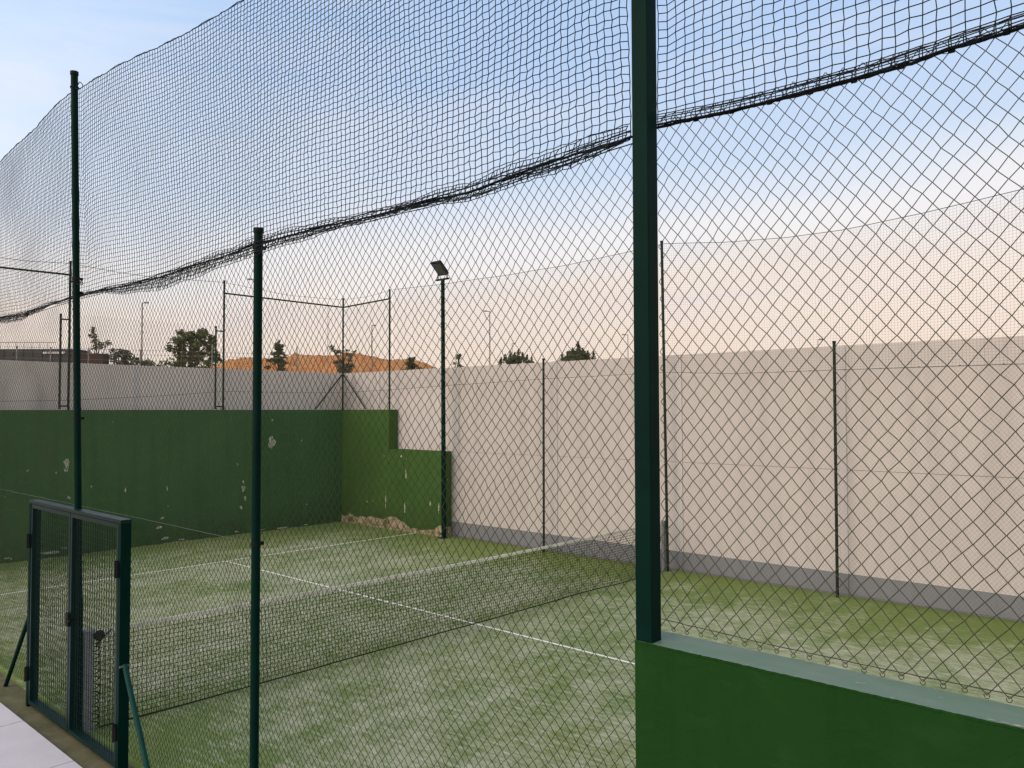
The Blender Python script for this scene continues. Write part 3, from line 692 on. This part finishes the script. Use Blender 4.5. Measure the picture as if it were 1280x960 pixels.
# ------------------------------------------------------------------ far side fence and net
T = Thing('chain_link_fence', 'far chain-link fence on thin dark posts in front of the off-white panel wall', 'fence', (0, 10.03, 0), group='chain-link fences')
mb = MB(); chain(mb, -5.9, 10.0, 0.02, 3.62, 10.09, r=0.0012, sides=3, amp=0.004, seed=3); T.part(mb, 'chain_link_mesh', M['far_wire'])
mb = MB(); wire(mb, [(-10, 10.02, 3.46), (-8, 10.05, 3.50), (-5.9, 10.06, 3.56), (-2.92, 10.07, 3.63), (0.05, 10.07, 3.67), (1.4, 10.07, 3.60), (3.1, 10.07, 3.60), (6, 10.07, 3.59), (9, 10.07, 3.62)], 0.0045, n=150, wob=0.001)
for x_ in np.arange(-5.5, 9, 0.55): mb.pipe((x_ - 0.01, 10.07, np.interp(x_, [-5.9, -2.9, 0.05, 1.4, 9], [3.56, 3.63, 3.67, 3.6, 3.6])), (x_ + 0.01, 10.07, np.interp(x_, [-5.9, -2.9, 0.05, 1.4, 9], [3.56, 3.63, 3.67, 3.6, 3.6])), 0.009, 6)
T.part(mb, 'tension_wire', M['far_wire'])
mb = MB(); wire(mb, [(-5.9, 10.07, 0.06), (10, 10.07, 0.06)], 0.003, n=40, wob=0.002); T.part(mb, 'tension_wire', M['far_wire'])
for x_ in (-2.93, 3.15, 6.15, 9.1):
    o = post_tube((x_, 10.04, 0), (x_ + 0.01, 10.04, 4.05), 0.024, mat='far_post', T_=T)
o = post_tube((0.06, 10.04, 0), (-0.01, 10.04, 6.12), 0.026, mat='far_post', T_=T); o['label'] = 'tallest dark pole carrying the far net'
# faint net above it
FT = np.array([(-7.9, 6.04), (-6, 5.98), (-4, 5.95), (-2.5, 5.96), (-1, 6.02), (0.05, 6.07), (1.2, 5.93), (2.4, 5.84), (3.3, 5.83), (4.5, 5.89), (6, 6.03), (8, 5.85), (10, 6.0)])
NF = Thing('netting', 'faint thin netting above the far fence, seen against the peach sky', 'net', (0, 10.05, 3.6))
nx = int(17.8 / 0.046); xs = np.linspace(-7.9, 9.9, nx); nr = 54
V = np.linspace(0, 1, nr)[None]; zt = np.interp(xs, FT[:, 0], FT[:, 1])[:, None]; zb = np.interp(xs, [-8, -5.9, -2.9, .05, 1.4, 10], [3.5, 3.56, 3.63, 3.67, 3.6, 3.6])[:, None]
Z = zt + (zb - zt) * V; X = np.repeat(xs[:, None], nr, 1) + field(Z * 2, Z, 2) * 0.006; Z = Z + field(X, Z, 9) * 0.012 * np.sin(math.pi * V); Y = 10.05 + field(X * .6, Z, 4) * 0.03
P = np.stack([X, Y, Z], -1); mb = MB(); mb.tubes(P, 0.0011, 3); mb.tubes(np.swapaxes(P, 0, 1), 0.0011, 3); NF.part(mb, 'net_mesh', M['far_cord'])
mb = MB(); mb.tubes(P[:, 0], 0.005, 6); NF.part(mb, 'top_rope', M['far_cord'])

# ------------------------------------------------------------------ end fence on the green walls
T = Thing('chain_link_fence', 'dark framed chain-link fence standing on top of the green end walls', 'fence', (-10.1, 5, 3.0), group='chain-link fences')
def fp(x, y, z0, z1, r=0.024): return post_tube((x, y, z0), (x, y, z1), r, mat='far_post', T_=T)
fp(-10.06, 10.06, 3.0, 6.02); fp(-10.06, 6.62, 3.0, 6.1); fp(-10.06, 6.42, 3.02, 4.98, 0.022); fp(-10.06, 3.2, 3.0, 6.1); fp(-10.06, 3.03, 3.02, 4.98, 0.022); fp(-10.06, -0.2, 3.0, 6.05)
mb = MB(); mb.pipe((-8.04, 10.04, 2.0), (-8.04, 10.04, 6.06), 0.024, 16); T.part(mb, 'post', M['far_post'])
for a, b_ in (((-10.06, 10.06, 5.78), (-10.06, 6.62, 5.80)), ((-10.06, 10.06, 5.78), (-8.04, 10.04, 5.82)), ((-10.06, 3.2, 5.82), (-10.06, -0.2, 5.80))):
    mb = MB(); mb.pipe(a, b_, 0.020, 12); T.part(mb, 'rail', M['far_post'])
for a, b_ in (((-10.06, 10.06, 3.98), (-10.06, 9.2, 3.02)), ((-10.06, 10.06, 3.98), (-9.05, 10.06, 3.02))):
    mb = MB(); mb.pipe(a, b_, 0.019, 12); T.part(mb, 'brace', M['far_post'])
for y_ in (6.52, 3.115):
    for z_ in (3.08, 4.88):
        mb = MB(); mb.pipe((-10.06, y_ - 0.1, z_), (-10.06, y_ + 0.1, z_), 0.016, 8); T.part(mb, 'bracket', M['far_post'])
mb = MB()
chain(mb, 6.62, 10.03, 3.02, 5.78, -10.1, 'y', r=0.0012, sides=3, seed=11); chain(mb, 3.2, 6.42, 3.02, 5.0, -10.1, 'y', r=0.0012, sides=3, seed=12); chain(mb, -0.2, 3.03, 3.02, 5.8, -10.1, 'y', r=0.0012, sides=3, seed=13)
chain(mb, -10.03, -8.04, 3.02, 5.8, 10.1, 'x', r=0.0012, sides=3, seed=14)
T.part(mb, 'chain_link_mesh', M['far_wire'])
mb = MB()
wire(mb, [(-10.05, 10.0, 3.46), (-10.05, 8.5, 3.44), (-10.05, 6.6, 3.44), (-10.05, 5.2, 3.32), (-10.05, 3.2, 3.2), (-10.05, 1, 3.15)], 0.004, ref=(1, 0, 0)); T.part(mb, 'tension_wire', M['far_wire'])
mb = MB()
wire(mb, [(-10.05, 6.6, 6.06), (-10.05, 5.8, 6.02), (-10.05, 5.0, 5.98), (-10.05, 4.2, 5.99), (-10.05, 3.2, 6.06), (-10.05, 2.4, 6.0), (-10.05, 0, 6.0)], 0.005, ref=(1, 0, 0))
wire(mb, [(-10.05, 6.6, 6.06), (-10.05, 8.4, 5.93), (-10.05, 10, 5.98)], 0.004, ref=(1, 0, 0)); wire(mb, [(-10.05, 10, 5.98), (-9, 10.04, 5.96), (-8.04, 10.04, 6.03)], 0.004)
T.part(mb, 'tension_wire', M['far_wire'])

# ------------------------------------------------------------------ floodlight post
L = Thing('lamp_post', 'dark green floodlight post at the end of the stepped green wall', 'lamp post', (-5.95, 10.0, 0))
mb = MB(); mb.pipe((-5.90, 9.94, 0), (-5.94, 9.94, 6.05), 0.056, 20, 0.046, seg=6); mb.box(-6.0, -5.8, 9.84, 10.0 - 0.004, 0.0, 0.014); L.part(mb, 'pole', M['post'])
LC = np.array((-5.95, 9.94, 6.05))
mb = MB(); mb.box(LC[0] - 0.21, LC[0] + 0.21, LC[1] - 0.03, LC[1] + 0.03, 6.05, 6.085); L.part(mb, 'cross_bar', M['black'])
th = math.radians(46); az = np.array((0, -math.sin(th), math.cos(th))); ay = np.array((0, -math.cos(th), -math.sin(th)))   # az up the head, ay out of the glass
hc = LC + np.array((0, -0.09, 0.27))
for s in (-1, 1):
    mb = MB(); mb.obox(LC + np.array((s * 0.158, -0.0, 0.115)), (1, 0, 0), (0, 1, 0), (0, 0, 1), 0.007, 0.014, 0.085)
    L.part(mb, 'bracket', M['black'])
mb = MB(); mb.obox(hc, (1, 0, 0), ay, az, 0.150, 0.035, 0.19)
for k in range(7): mb.obox(hc - ay * 0.05 + (1, 0, 0) * np.array(1.0) * (k - 3) * 0.04, (1, 0, 0), ay, az, 0.004, 0.0145, 0.15)
hd = L.part(mb, 'floodlight', M['black'])
mb = MB(); mb.obox(hc + ay * 0.0375, (1, 0, 0), ay, az, 0.132, 0.002, 0.160); L.part(mb, 'glass', M['lampglass'], hd)
# ------------------------------------------------------------------ court net
N = Thing('court_net', 'low court net with white tape stretched across the turf', 'net', (0, 5, 0))
ys = np.arange(0.13, 9.96, 0.044); ny = len(ys)
sag = 0.915 - 0.035 * np.sin(math.pi * (ys - 0.1) / 9.86)
hemh = np.interp(ys, [0.1, 1.0, 1.9, 2.7, 3.5, 4.4, 5.3, 6.2, 7.0, 8.0, 9.0, 9.9], [0.012, 0.015, 0.03, 0.04, 0.035, 0.05, 0.055, 0.035, 0.012, 0.03, 0.025, 0.012])
hemx = np.interp(ys, [0.1, 1.2, 2.4, 3.5, 5.3, 6.4, 7.2, 8.5, 9.9], [0.0, 0.05, 0.10, 0.09, 0.14, 0.05, -0.03, 0.07, -0.02])
nr = 21; V = np.linspace(0, 1, nr)[None]
Z = (sag - 0.042)[:, None] * (1 - V) + hemh[:, None] * V; X = hemx[:, None] * V ** 1.3 + 0.0; Yn = np.repeat(ys[:, None], nr, 1) + field(np.repeat(ys[:, None], nr, 1), Z, 3) * 0.006
X = X + field(Yn * 1.3, Z * 3, 1) * 0.012 * np.sin(math.pi * V)
P = np.stack([X, Yn, Z], -1)
mb = MB(); mb.tubes(P, 0.0030, 4, (1, 0, 0)); mb.tubes(np.swapaxes(P, 0, 1), 0.0030, 4, (1, 0, 0)); N.part(mb, 'net_mesh', M['court_cord'])
mb = MB(); tp = np.stack([np.zeros(ny), ys, sag], -1); b4 = []
for i in range(ny):
    s_ = 0.006 + 0.002 * math.sin(i * 0.7)
    b4 += [(-s_, ys[i], sag[i] - 0.042), (s_, ys[i], sag[i] - 0.042), (0.007, ys[i], sag[i] - 0.004), (0, ys[i], sag[i]), (-0.007, ys[i], sag[i] - 0.004)]
q = []
for i in range(ny - 1):
    for k in range(5): q.append((5 * i + k, 5 * i + (k + 1) % 5, 5 * i + 5 + (k + 1) % 5, 5 * i + 5 + k))
mb.add(b4, q, smooth=False); N.part(mb, 'tape', M['tape'])
mb = MB(); mb.tubes(P[:, -1] + (0, 0, -0.004), 0.008, 6, (1, 0, 0)); mb.tubes(P[0], 0.004, 6, (1, 0, 0))
a = np.linspace(0, 1, 160); mb.tubes(np.stack([0.012 * np.cos(a * 75), 0.095 + 0.03 * np.sin(a * 75), 0.03 + a * 0.83], -1), 0.0058, 5, (1, 0, 0))
N.part(mb, 'hem_cord', M['black'])
for s, yy in ((0, 0.02), (1, 10.0)):
    pw = 0.045 if s == 0 else 0.028
    mb = MB(); mb.box(-pw, pw, yy - pw, yy + pw, 0.0, 0.915); mb.box(-pw - .004, pw + .004, yy - pw - .004, yy + pw + .004, 0.9155, 0.928); mb.box(-pw * 1.4, pw * 1.4, yy - pw * 1.4, yy + pw * 1.4, 0.001, 0.01)
    np_ = N.part(mb, 'net_post', M['net_post'])
mb = MB()
a = np.linspace(0, 2 * math.pi, 20)
mb.pipe((0.045, 0.10, 0.875), (0.085, 0.10, 0.875), 0.043, 20); mb.pipe((0.0, 0.10, 0.875), (0.10, 0.10, 0.875), 0.010, 10)
mb.tubes(np.stack([np.full(20, 0.065), 0.10 + 0.043 * np.cos(a), 0.875 + 0.043 * np.sin(a)], -1), 0.007, 6, (1, 0, 0))
mb.pipe((0.06, 0.10, 0.82), (0.0, 0.24, 0.90), 0.006, 8); mb.pipe((0.06, 0.075, 0.78), (0.06, 0.12, 0.84), 0.008, 8)
N.part(mb, 'winch', M['black'])

# ------------------------------------------------------------------ beyond the walls
def leaves(mb, c, rad, n, size, g, flat=1.0, m=0):
    d = g.normal(0, 1, (n, 3)); d /= np.linalg.norm(d, axis=1, keepdims=True)
    p = np.array(c) + d * (g.random((n, 1)) ** 0.45) * np.array(rad)
    a = g.normal(0, 1, (n, 3)); a /= np.linalg.norm(a, axis=1, keepdims=True)
    b = np.cross(a, g.normal(0, 1, (n, 3))); b /= np.linalg.norm(b, axis=1, keepdims=True)
    s = size * g.uniform(0.6, 1.3, (n, 1))
    V = np.stack([p - a * s * 0.5, p + b * s * 0.32, p + a * s * 0.5, p - b * s * 0.32], 1).reshape(-1, 3)
    mb.add(V, np.arange(n * 4).reshape(n, 4), m=m)
def tree(name, label, loc, top, clumps, mat, size=0.22, seed=0, trunk_r=0.13, cat='tree', dens=1.0):
    """clumps: (dx, dy, z, rx, rz, n) relative to the foot; dx runs across the view"""
    g = np.random.default_rng(seed)
    T = Thing(name, label, cat, (loc[0], loc[1], 0), group='trees beyond the walls')
    rv = np.array((cy, sy, 0)); dv = np.array((-sy, cy, 0)); o = np.array((loc[0], loc[1], 0.0))
    mb = MB(); h = top * 0.93
    zz_ = np.linspace(0, h, 9); tr = o + rv * (0.08 * np.sin(zz_ * 0.9))[:, None] + np.array((0, 0, 1.0)) * zz_[:, None]
    mb.tubes(tr, np.linspace(trunk_r, 0.02, 9), 8)
    cr = MB()
    for (dx, dy, z, rx, rz, n) in clumps:
        c = o + rv * dx + dv * dy + np.array((0, 0, z))
        st = o + np.array((0, 0, max(0.5, z - abs(dx) * 0.9 - 0.6)))
        mid = (st + c) / 2 + rv * dx * 0.12
        mb.tubes(np.array([st, mid, c]), np.array([0.05, 0.035, 0.012]), 5)
        leaves(cr, c, (rx, rx, rz), int(n * dens), size, g)
    T.part(mb, 'trunk', M['bark']); T.part(cr, 'crown', M[mat])
def clump_fill(n, w, z0, z1, prof, seed, rx=0.35, rz=0.25, nl=70):
    g = np.random.default_rng(seed); out = []
    for i in range(n):
        v = g.random(); hw = w * prof(v)
        out.append((g.uniform(-hw, hw), g.uniform(-hw, hw), z0 + (z1 - z0) * v, rx * g.uniform(.7, 1.2), rz * g.uniform(.7, 1.2), nl))
    return out
tree('tree', 'sparse upright tree with separate leaf clumps, above the wall by the tall post', (-57.7, 21.1), 9.5,
     [(-.25, 0, 9.3, .25, .28, 70), (-.3, .1, 8.85, .35, .22, 80), (.0, 0, 8.4, .35, .25, 90), (.35, 0, 8.1, .38, .3, 110), (-.2, .2, 7.9, .3, .25, 80), (.95, 0, 8.3, .3, .2, 60), (1.3, 0, 7.7, .32, .2, 60), (.85, 0, 7.2, .4, .25, 80), (-.6, 0, 7.5, .3, .2, 60), (-.85, 0, 7.1, .3, .2, 50), (.2, 0, 7.2, .4, .3, 100), (.1, .2, 6.6, .5, .4, 110)], 'leaf_grey', 0.17, 1)
tree('bush', 'low rounded bush behind the wall, left of the big dense tree', (-47.75, 19.27), 7.1, clump_fill(26, 0.9, 5.6, 7.0, lambda v: math.sqrt(max(0.05, 1 - v * v)), 2), 'leaf_grey', 0.16, 2, cat='bush')
tree('bush', 'small bush behind the wall at the foot of the left street light', (-47.3, 20.6), 6.55, clump_fill(18, 0.85, 5.4, 6.45, lambda v: math.sqrt(max(0.05, 1 - v * v)), 3), 'leaf_grey', 0.16, 3, cat='bush')
big = clump_fill(56, 1.42, 5.6, 8.4, lambda v: 1.2 - 0.42 * v, 4, 0.38, 0.28, 80) + [(-.75, 0, 8.45, .4, .25, 90), (0.1, 0, 8.4, .4, .22, 80), (.75, 0, 8.5, .4, .25, 90), (-1.5, 0, 6.4, .5, .3, 70), (1.55, 0, 6.5, .4, .35, 60), (-1.95, 0, 6.2, .3, .4, 50)]
tree('tree', 'widest dense dark tree with a flat ragged top above the left wall', (-46.04, 23.15), 8.6, big, 'leaf', 0.2, 4, 0.2)
con = clump_fill(46, 1.0, 6.2, 9.0, lambda v: 1.12 - 0.92 * v, 5, 0.3, 0.2, 70) + [(0.05, 0, 9.25, .14, .2, 40), (-.1, 0, 9.0, .25, .15, 50)]
tree('tree', 'conical dark tree in front of the orange mound', (-56.1, 36.0), 9.3, con, 'leaf_dark', 0.17, 5)
tree('tree', 'straggly thin tree behind the corner post of the end fence', (-52.9, 40.8), 9.1, clump_fill(14, 1.1, 7.6, 9.0, lambda v: 1.0, 6, .28, .16, 40) + clump_fill(14, .7, 6.4, 7.6, lambda v: 0.6 + .6 * v, 7, .35, .3, 80), 'leaf_grey', 0.17, 6)
tree('tree', 'small leaning tree at the right end of the orange mound', (-60.5, 55.4), 9.05, clump_fill(22, 1.2, 7.0, 8.9, lambda v: 1.0 - 0.75 * v, 8, .32, .22, 60), 'leaf_dark', 0.2, 8)
tree('tree', 'tiny thin tree just right of the floodlight post', (-57.1, 59.3), 9.5, clump_fill(15, 0.75, 7.2, 9.4, lambda v: 1.0 - 0.8 * v, 9, .28, .2, 45), 'leaf_dark', 0.18, 9)
pk = lambda g, pts: [(dx + g.uniform(-.06, .06), g.uniform(-.2, .2), zt - k * 0.16, 0.07 + 0.06 * k, .12, 22) for dx, zt in pts for k in range(5)]
g0 = np.random.default_rng(5)
tree('tree', 'spiky bushy tree over the wall, left of the thin fence post', (-45.75, 56.36), 8.9, clump_fill(60, 1.9, 6.6, 8.25, lambda v: 1.0 - 0.55 * v, 21, .36, .2, 60) + pk(g0, [(-1.5, 8.2), (-1.1, 8.5), (-.6, 8.75), (-.15, 8.7), (.25, 9.0), (.7, 8.7), (1.1, 8.45), (1.6, 8.2)]), 'leaf_dark', 0.2, 21, 0.16)
tree('tree', 'dense pointed tree over the wall, right of the thin fence post', (-41.06, 60.3), 9.5, clump_fill(75, 1.9, 6.8, 8.85, lambda v: 1.02 - 0.6 * v, 22, .4, .22, 70) + pk(g0, [(-1.55, 8.5), (-1.0, 8.7), (-.5, 9.1), (0.05, 9.7), (.1, 9.45), (.55, 9.1), (1.0, 8.8), (1.6, 8.75)]), 'leaf_dark', 0.2, 22, 0.16)

def street_light(label, loc, top, r, arm, side=1, head=0.3):
    T = Thing('street_lamp', label, 'street lamp', (loc[0], loc[1], 0), group='street lights beyond the walls')
    rv = np.array((cy, sy, 0)) * side; o = np.array((loc[0], loc[1], 0.0))
    mb = MB(); mb.pipe(o, o + (0, 0, top), r, 10, r * 0.6, seg=4); T.part(mb, 'pole', M['rust'])
    if arm:
        mb = MB(); mb.pipe(o + (0, 0, top - 0.06), o + rv * arm + (0, 0, top), r * 0.45, 8); a_ = T.part(mb, 'arm', M['rust'])
        mb = MB(); mb.obox(o + rv * (arm + head / 2) + np.array((0, 0, top)), rv, np.cross((0, 0, 1), rv), (0, 0, 1), head / 2, 0.09, 0.05); T.part(mb, 'lamp_head', M['rust'], a_)
street_light('tall street light left of the wide dense tree', (-51.95, 22.2), 11.0, 0.075, 0.15)
street_light('street light mostly hidden behind the round green fence post', (-44.0, 26.9), 12.4, 0.075, 0.35, -1)
street_light('bare thin pole beside the corner post of the end fence', (-41.4, 31.14), 10.65, 0.03, 0)
street_light('street light rising from the right part of the orange mound', (-55.4, 45.9), 11.4, 0.085, 0.12)
street_light('tall street light between the floodlight post and the thin fence post', (-44.2, 51.0), 12.3, 0.075, 0.25, -1)
street_light('distant street light behind the spiky bushy tree', (-66.3, 78.2), 12.2, 0.08, 0.2)
street_light('street light just left of the square foreground post', (-42.7, 71.5), 11.4, 0.08, 0.35, -1)
street_light('short pole peeping over the wall left of the right-hand fence post', (-14.1, 52.9), 7.9, 0.035, 0.1)

# dark building at the far left
rv = np.array((cy, sy, 0)); dv = np.array((-sy, cy, 0)); o = np.array((-49.96, 12.57, 0.0))
B = Thing('building', 'low dark-roofed building over the wall at the left edge', 'building', tuple(o))
mb = MB(); mb.obox(o + rv * -4.1 + dv * 0.6 + np.array((0, 0, 2.95)), rv, dv, (0, 0, 1), 8.7, 0.55, 2.95); B.part(mb, 'wall', M['greywall'])
mb = MB(); mb.obox(o + rv * -4.1 + dv * 0.6 + np.array((0, 0, 6.42)), rv, dv, (0, 0, 1), 8.9, 0.7, 0.5)
for k in range(30): mb.obox(o + rv * (-12.9 + k * 0.6) + dv * -0.115 + np.array((0, 0, 6.42)), rv, dv, (0, 0, 1), 0.03, 0.014, 0.49)
rf = B.part(mb, 'roof', M['roof'])
mb = MB()
for k in range(33): 
    c = o + rv * (-13 + k * 0.5); mb.pipe(c + (0, 0, 6.92), c + (0, 0, 7.35), 0.012, 5)
mb.pipe(o + rv * -13 + np.array((0, 0, 7.35)), o + rv * 3.5 + np.array((0, 0, 7.35)), 0.02, 6); B.part(mb, 'railing', M['rust'], rf)
mb = MB()
for dx, hw in ((2.95, .12), (3.35, .22), (3.75, .18), (4.05, .12)): mb.obox(o + rv * dx + dv * -0.16 + np.array((0, 0, 6.68)), rv, dv, (0, 0, 1), hw, 0.03, 0.06)
B.part(mb, 'vent', M['whitebit'])
mb = MB(); o2 = o + rv * 5.65
mb.obox(o2 + dv * 0.5 + np.array((0, 0, 3.32)), rv, dv, (0, 0, 1), 0.8, 0.4, 3.32); B.part(mb, 'annex', M['redwall'])
# post-and-wire fence between wall and trees
W = Thing('wire_fence', 'thin pale post-and-wire fence showing just above the rear wall', 'fence', (-40, 15, 0))
base = np.array((-41.5, 10.5, 0.0)); dr = np.array((0.36, 0.93, 0)); dr /= np.linalg.norm(dr)
for s_, tilt in ((0.6, 0), (2.2, 0), (4.05, 0), (6.7, 0), (8.7, 0.05), (10.6, 0.0), (13.0, 0), (15.6, 0)):
    c = base + dr * s_
    mb = MB(); mb.pipe(c, c + (tilt * 4, tilt * 4, 6.55 if s_ < 8 else 7.0), 0.035, 8); W.part(mb, 'post', M['rust'] if s_ != 8.7 else M['bark'])
mb = MB()
for z in (5.9, 6.25, 6.5): mb.pipe(base + (0, 0, z), base + dr * 16 + (0, 0, z), 0.008, 5)
W.part(mb, 'wire', M['rust'])
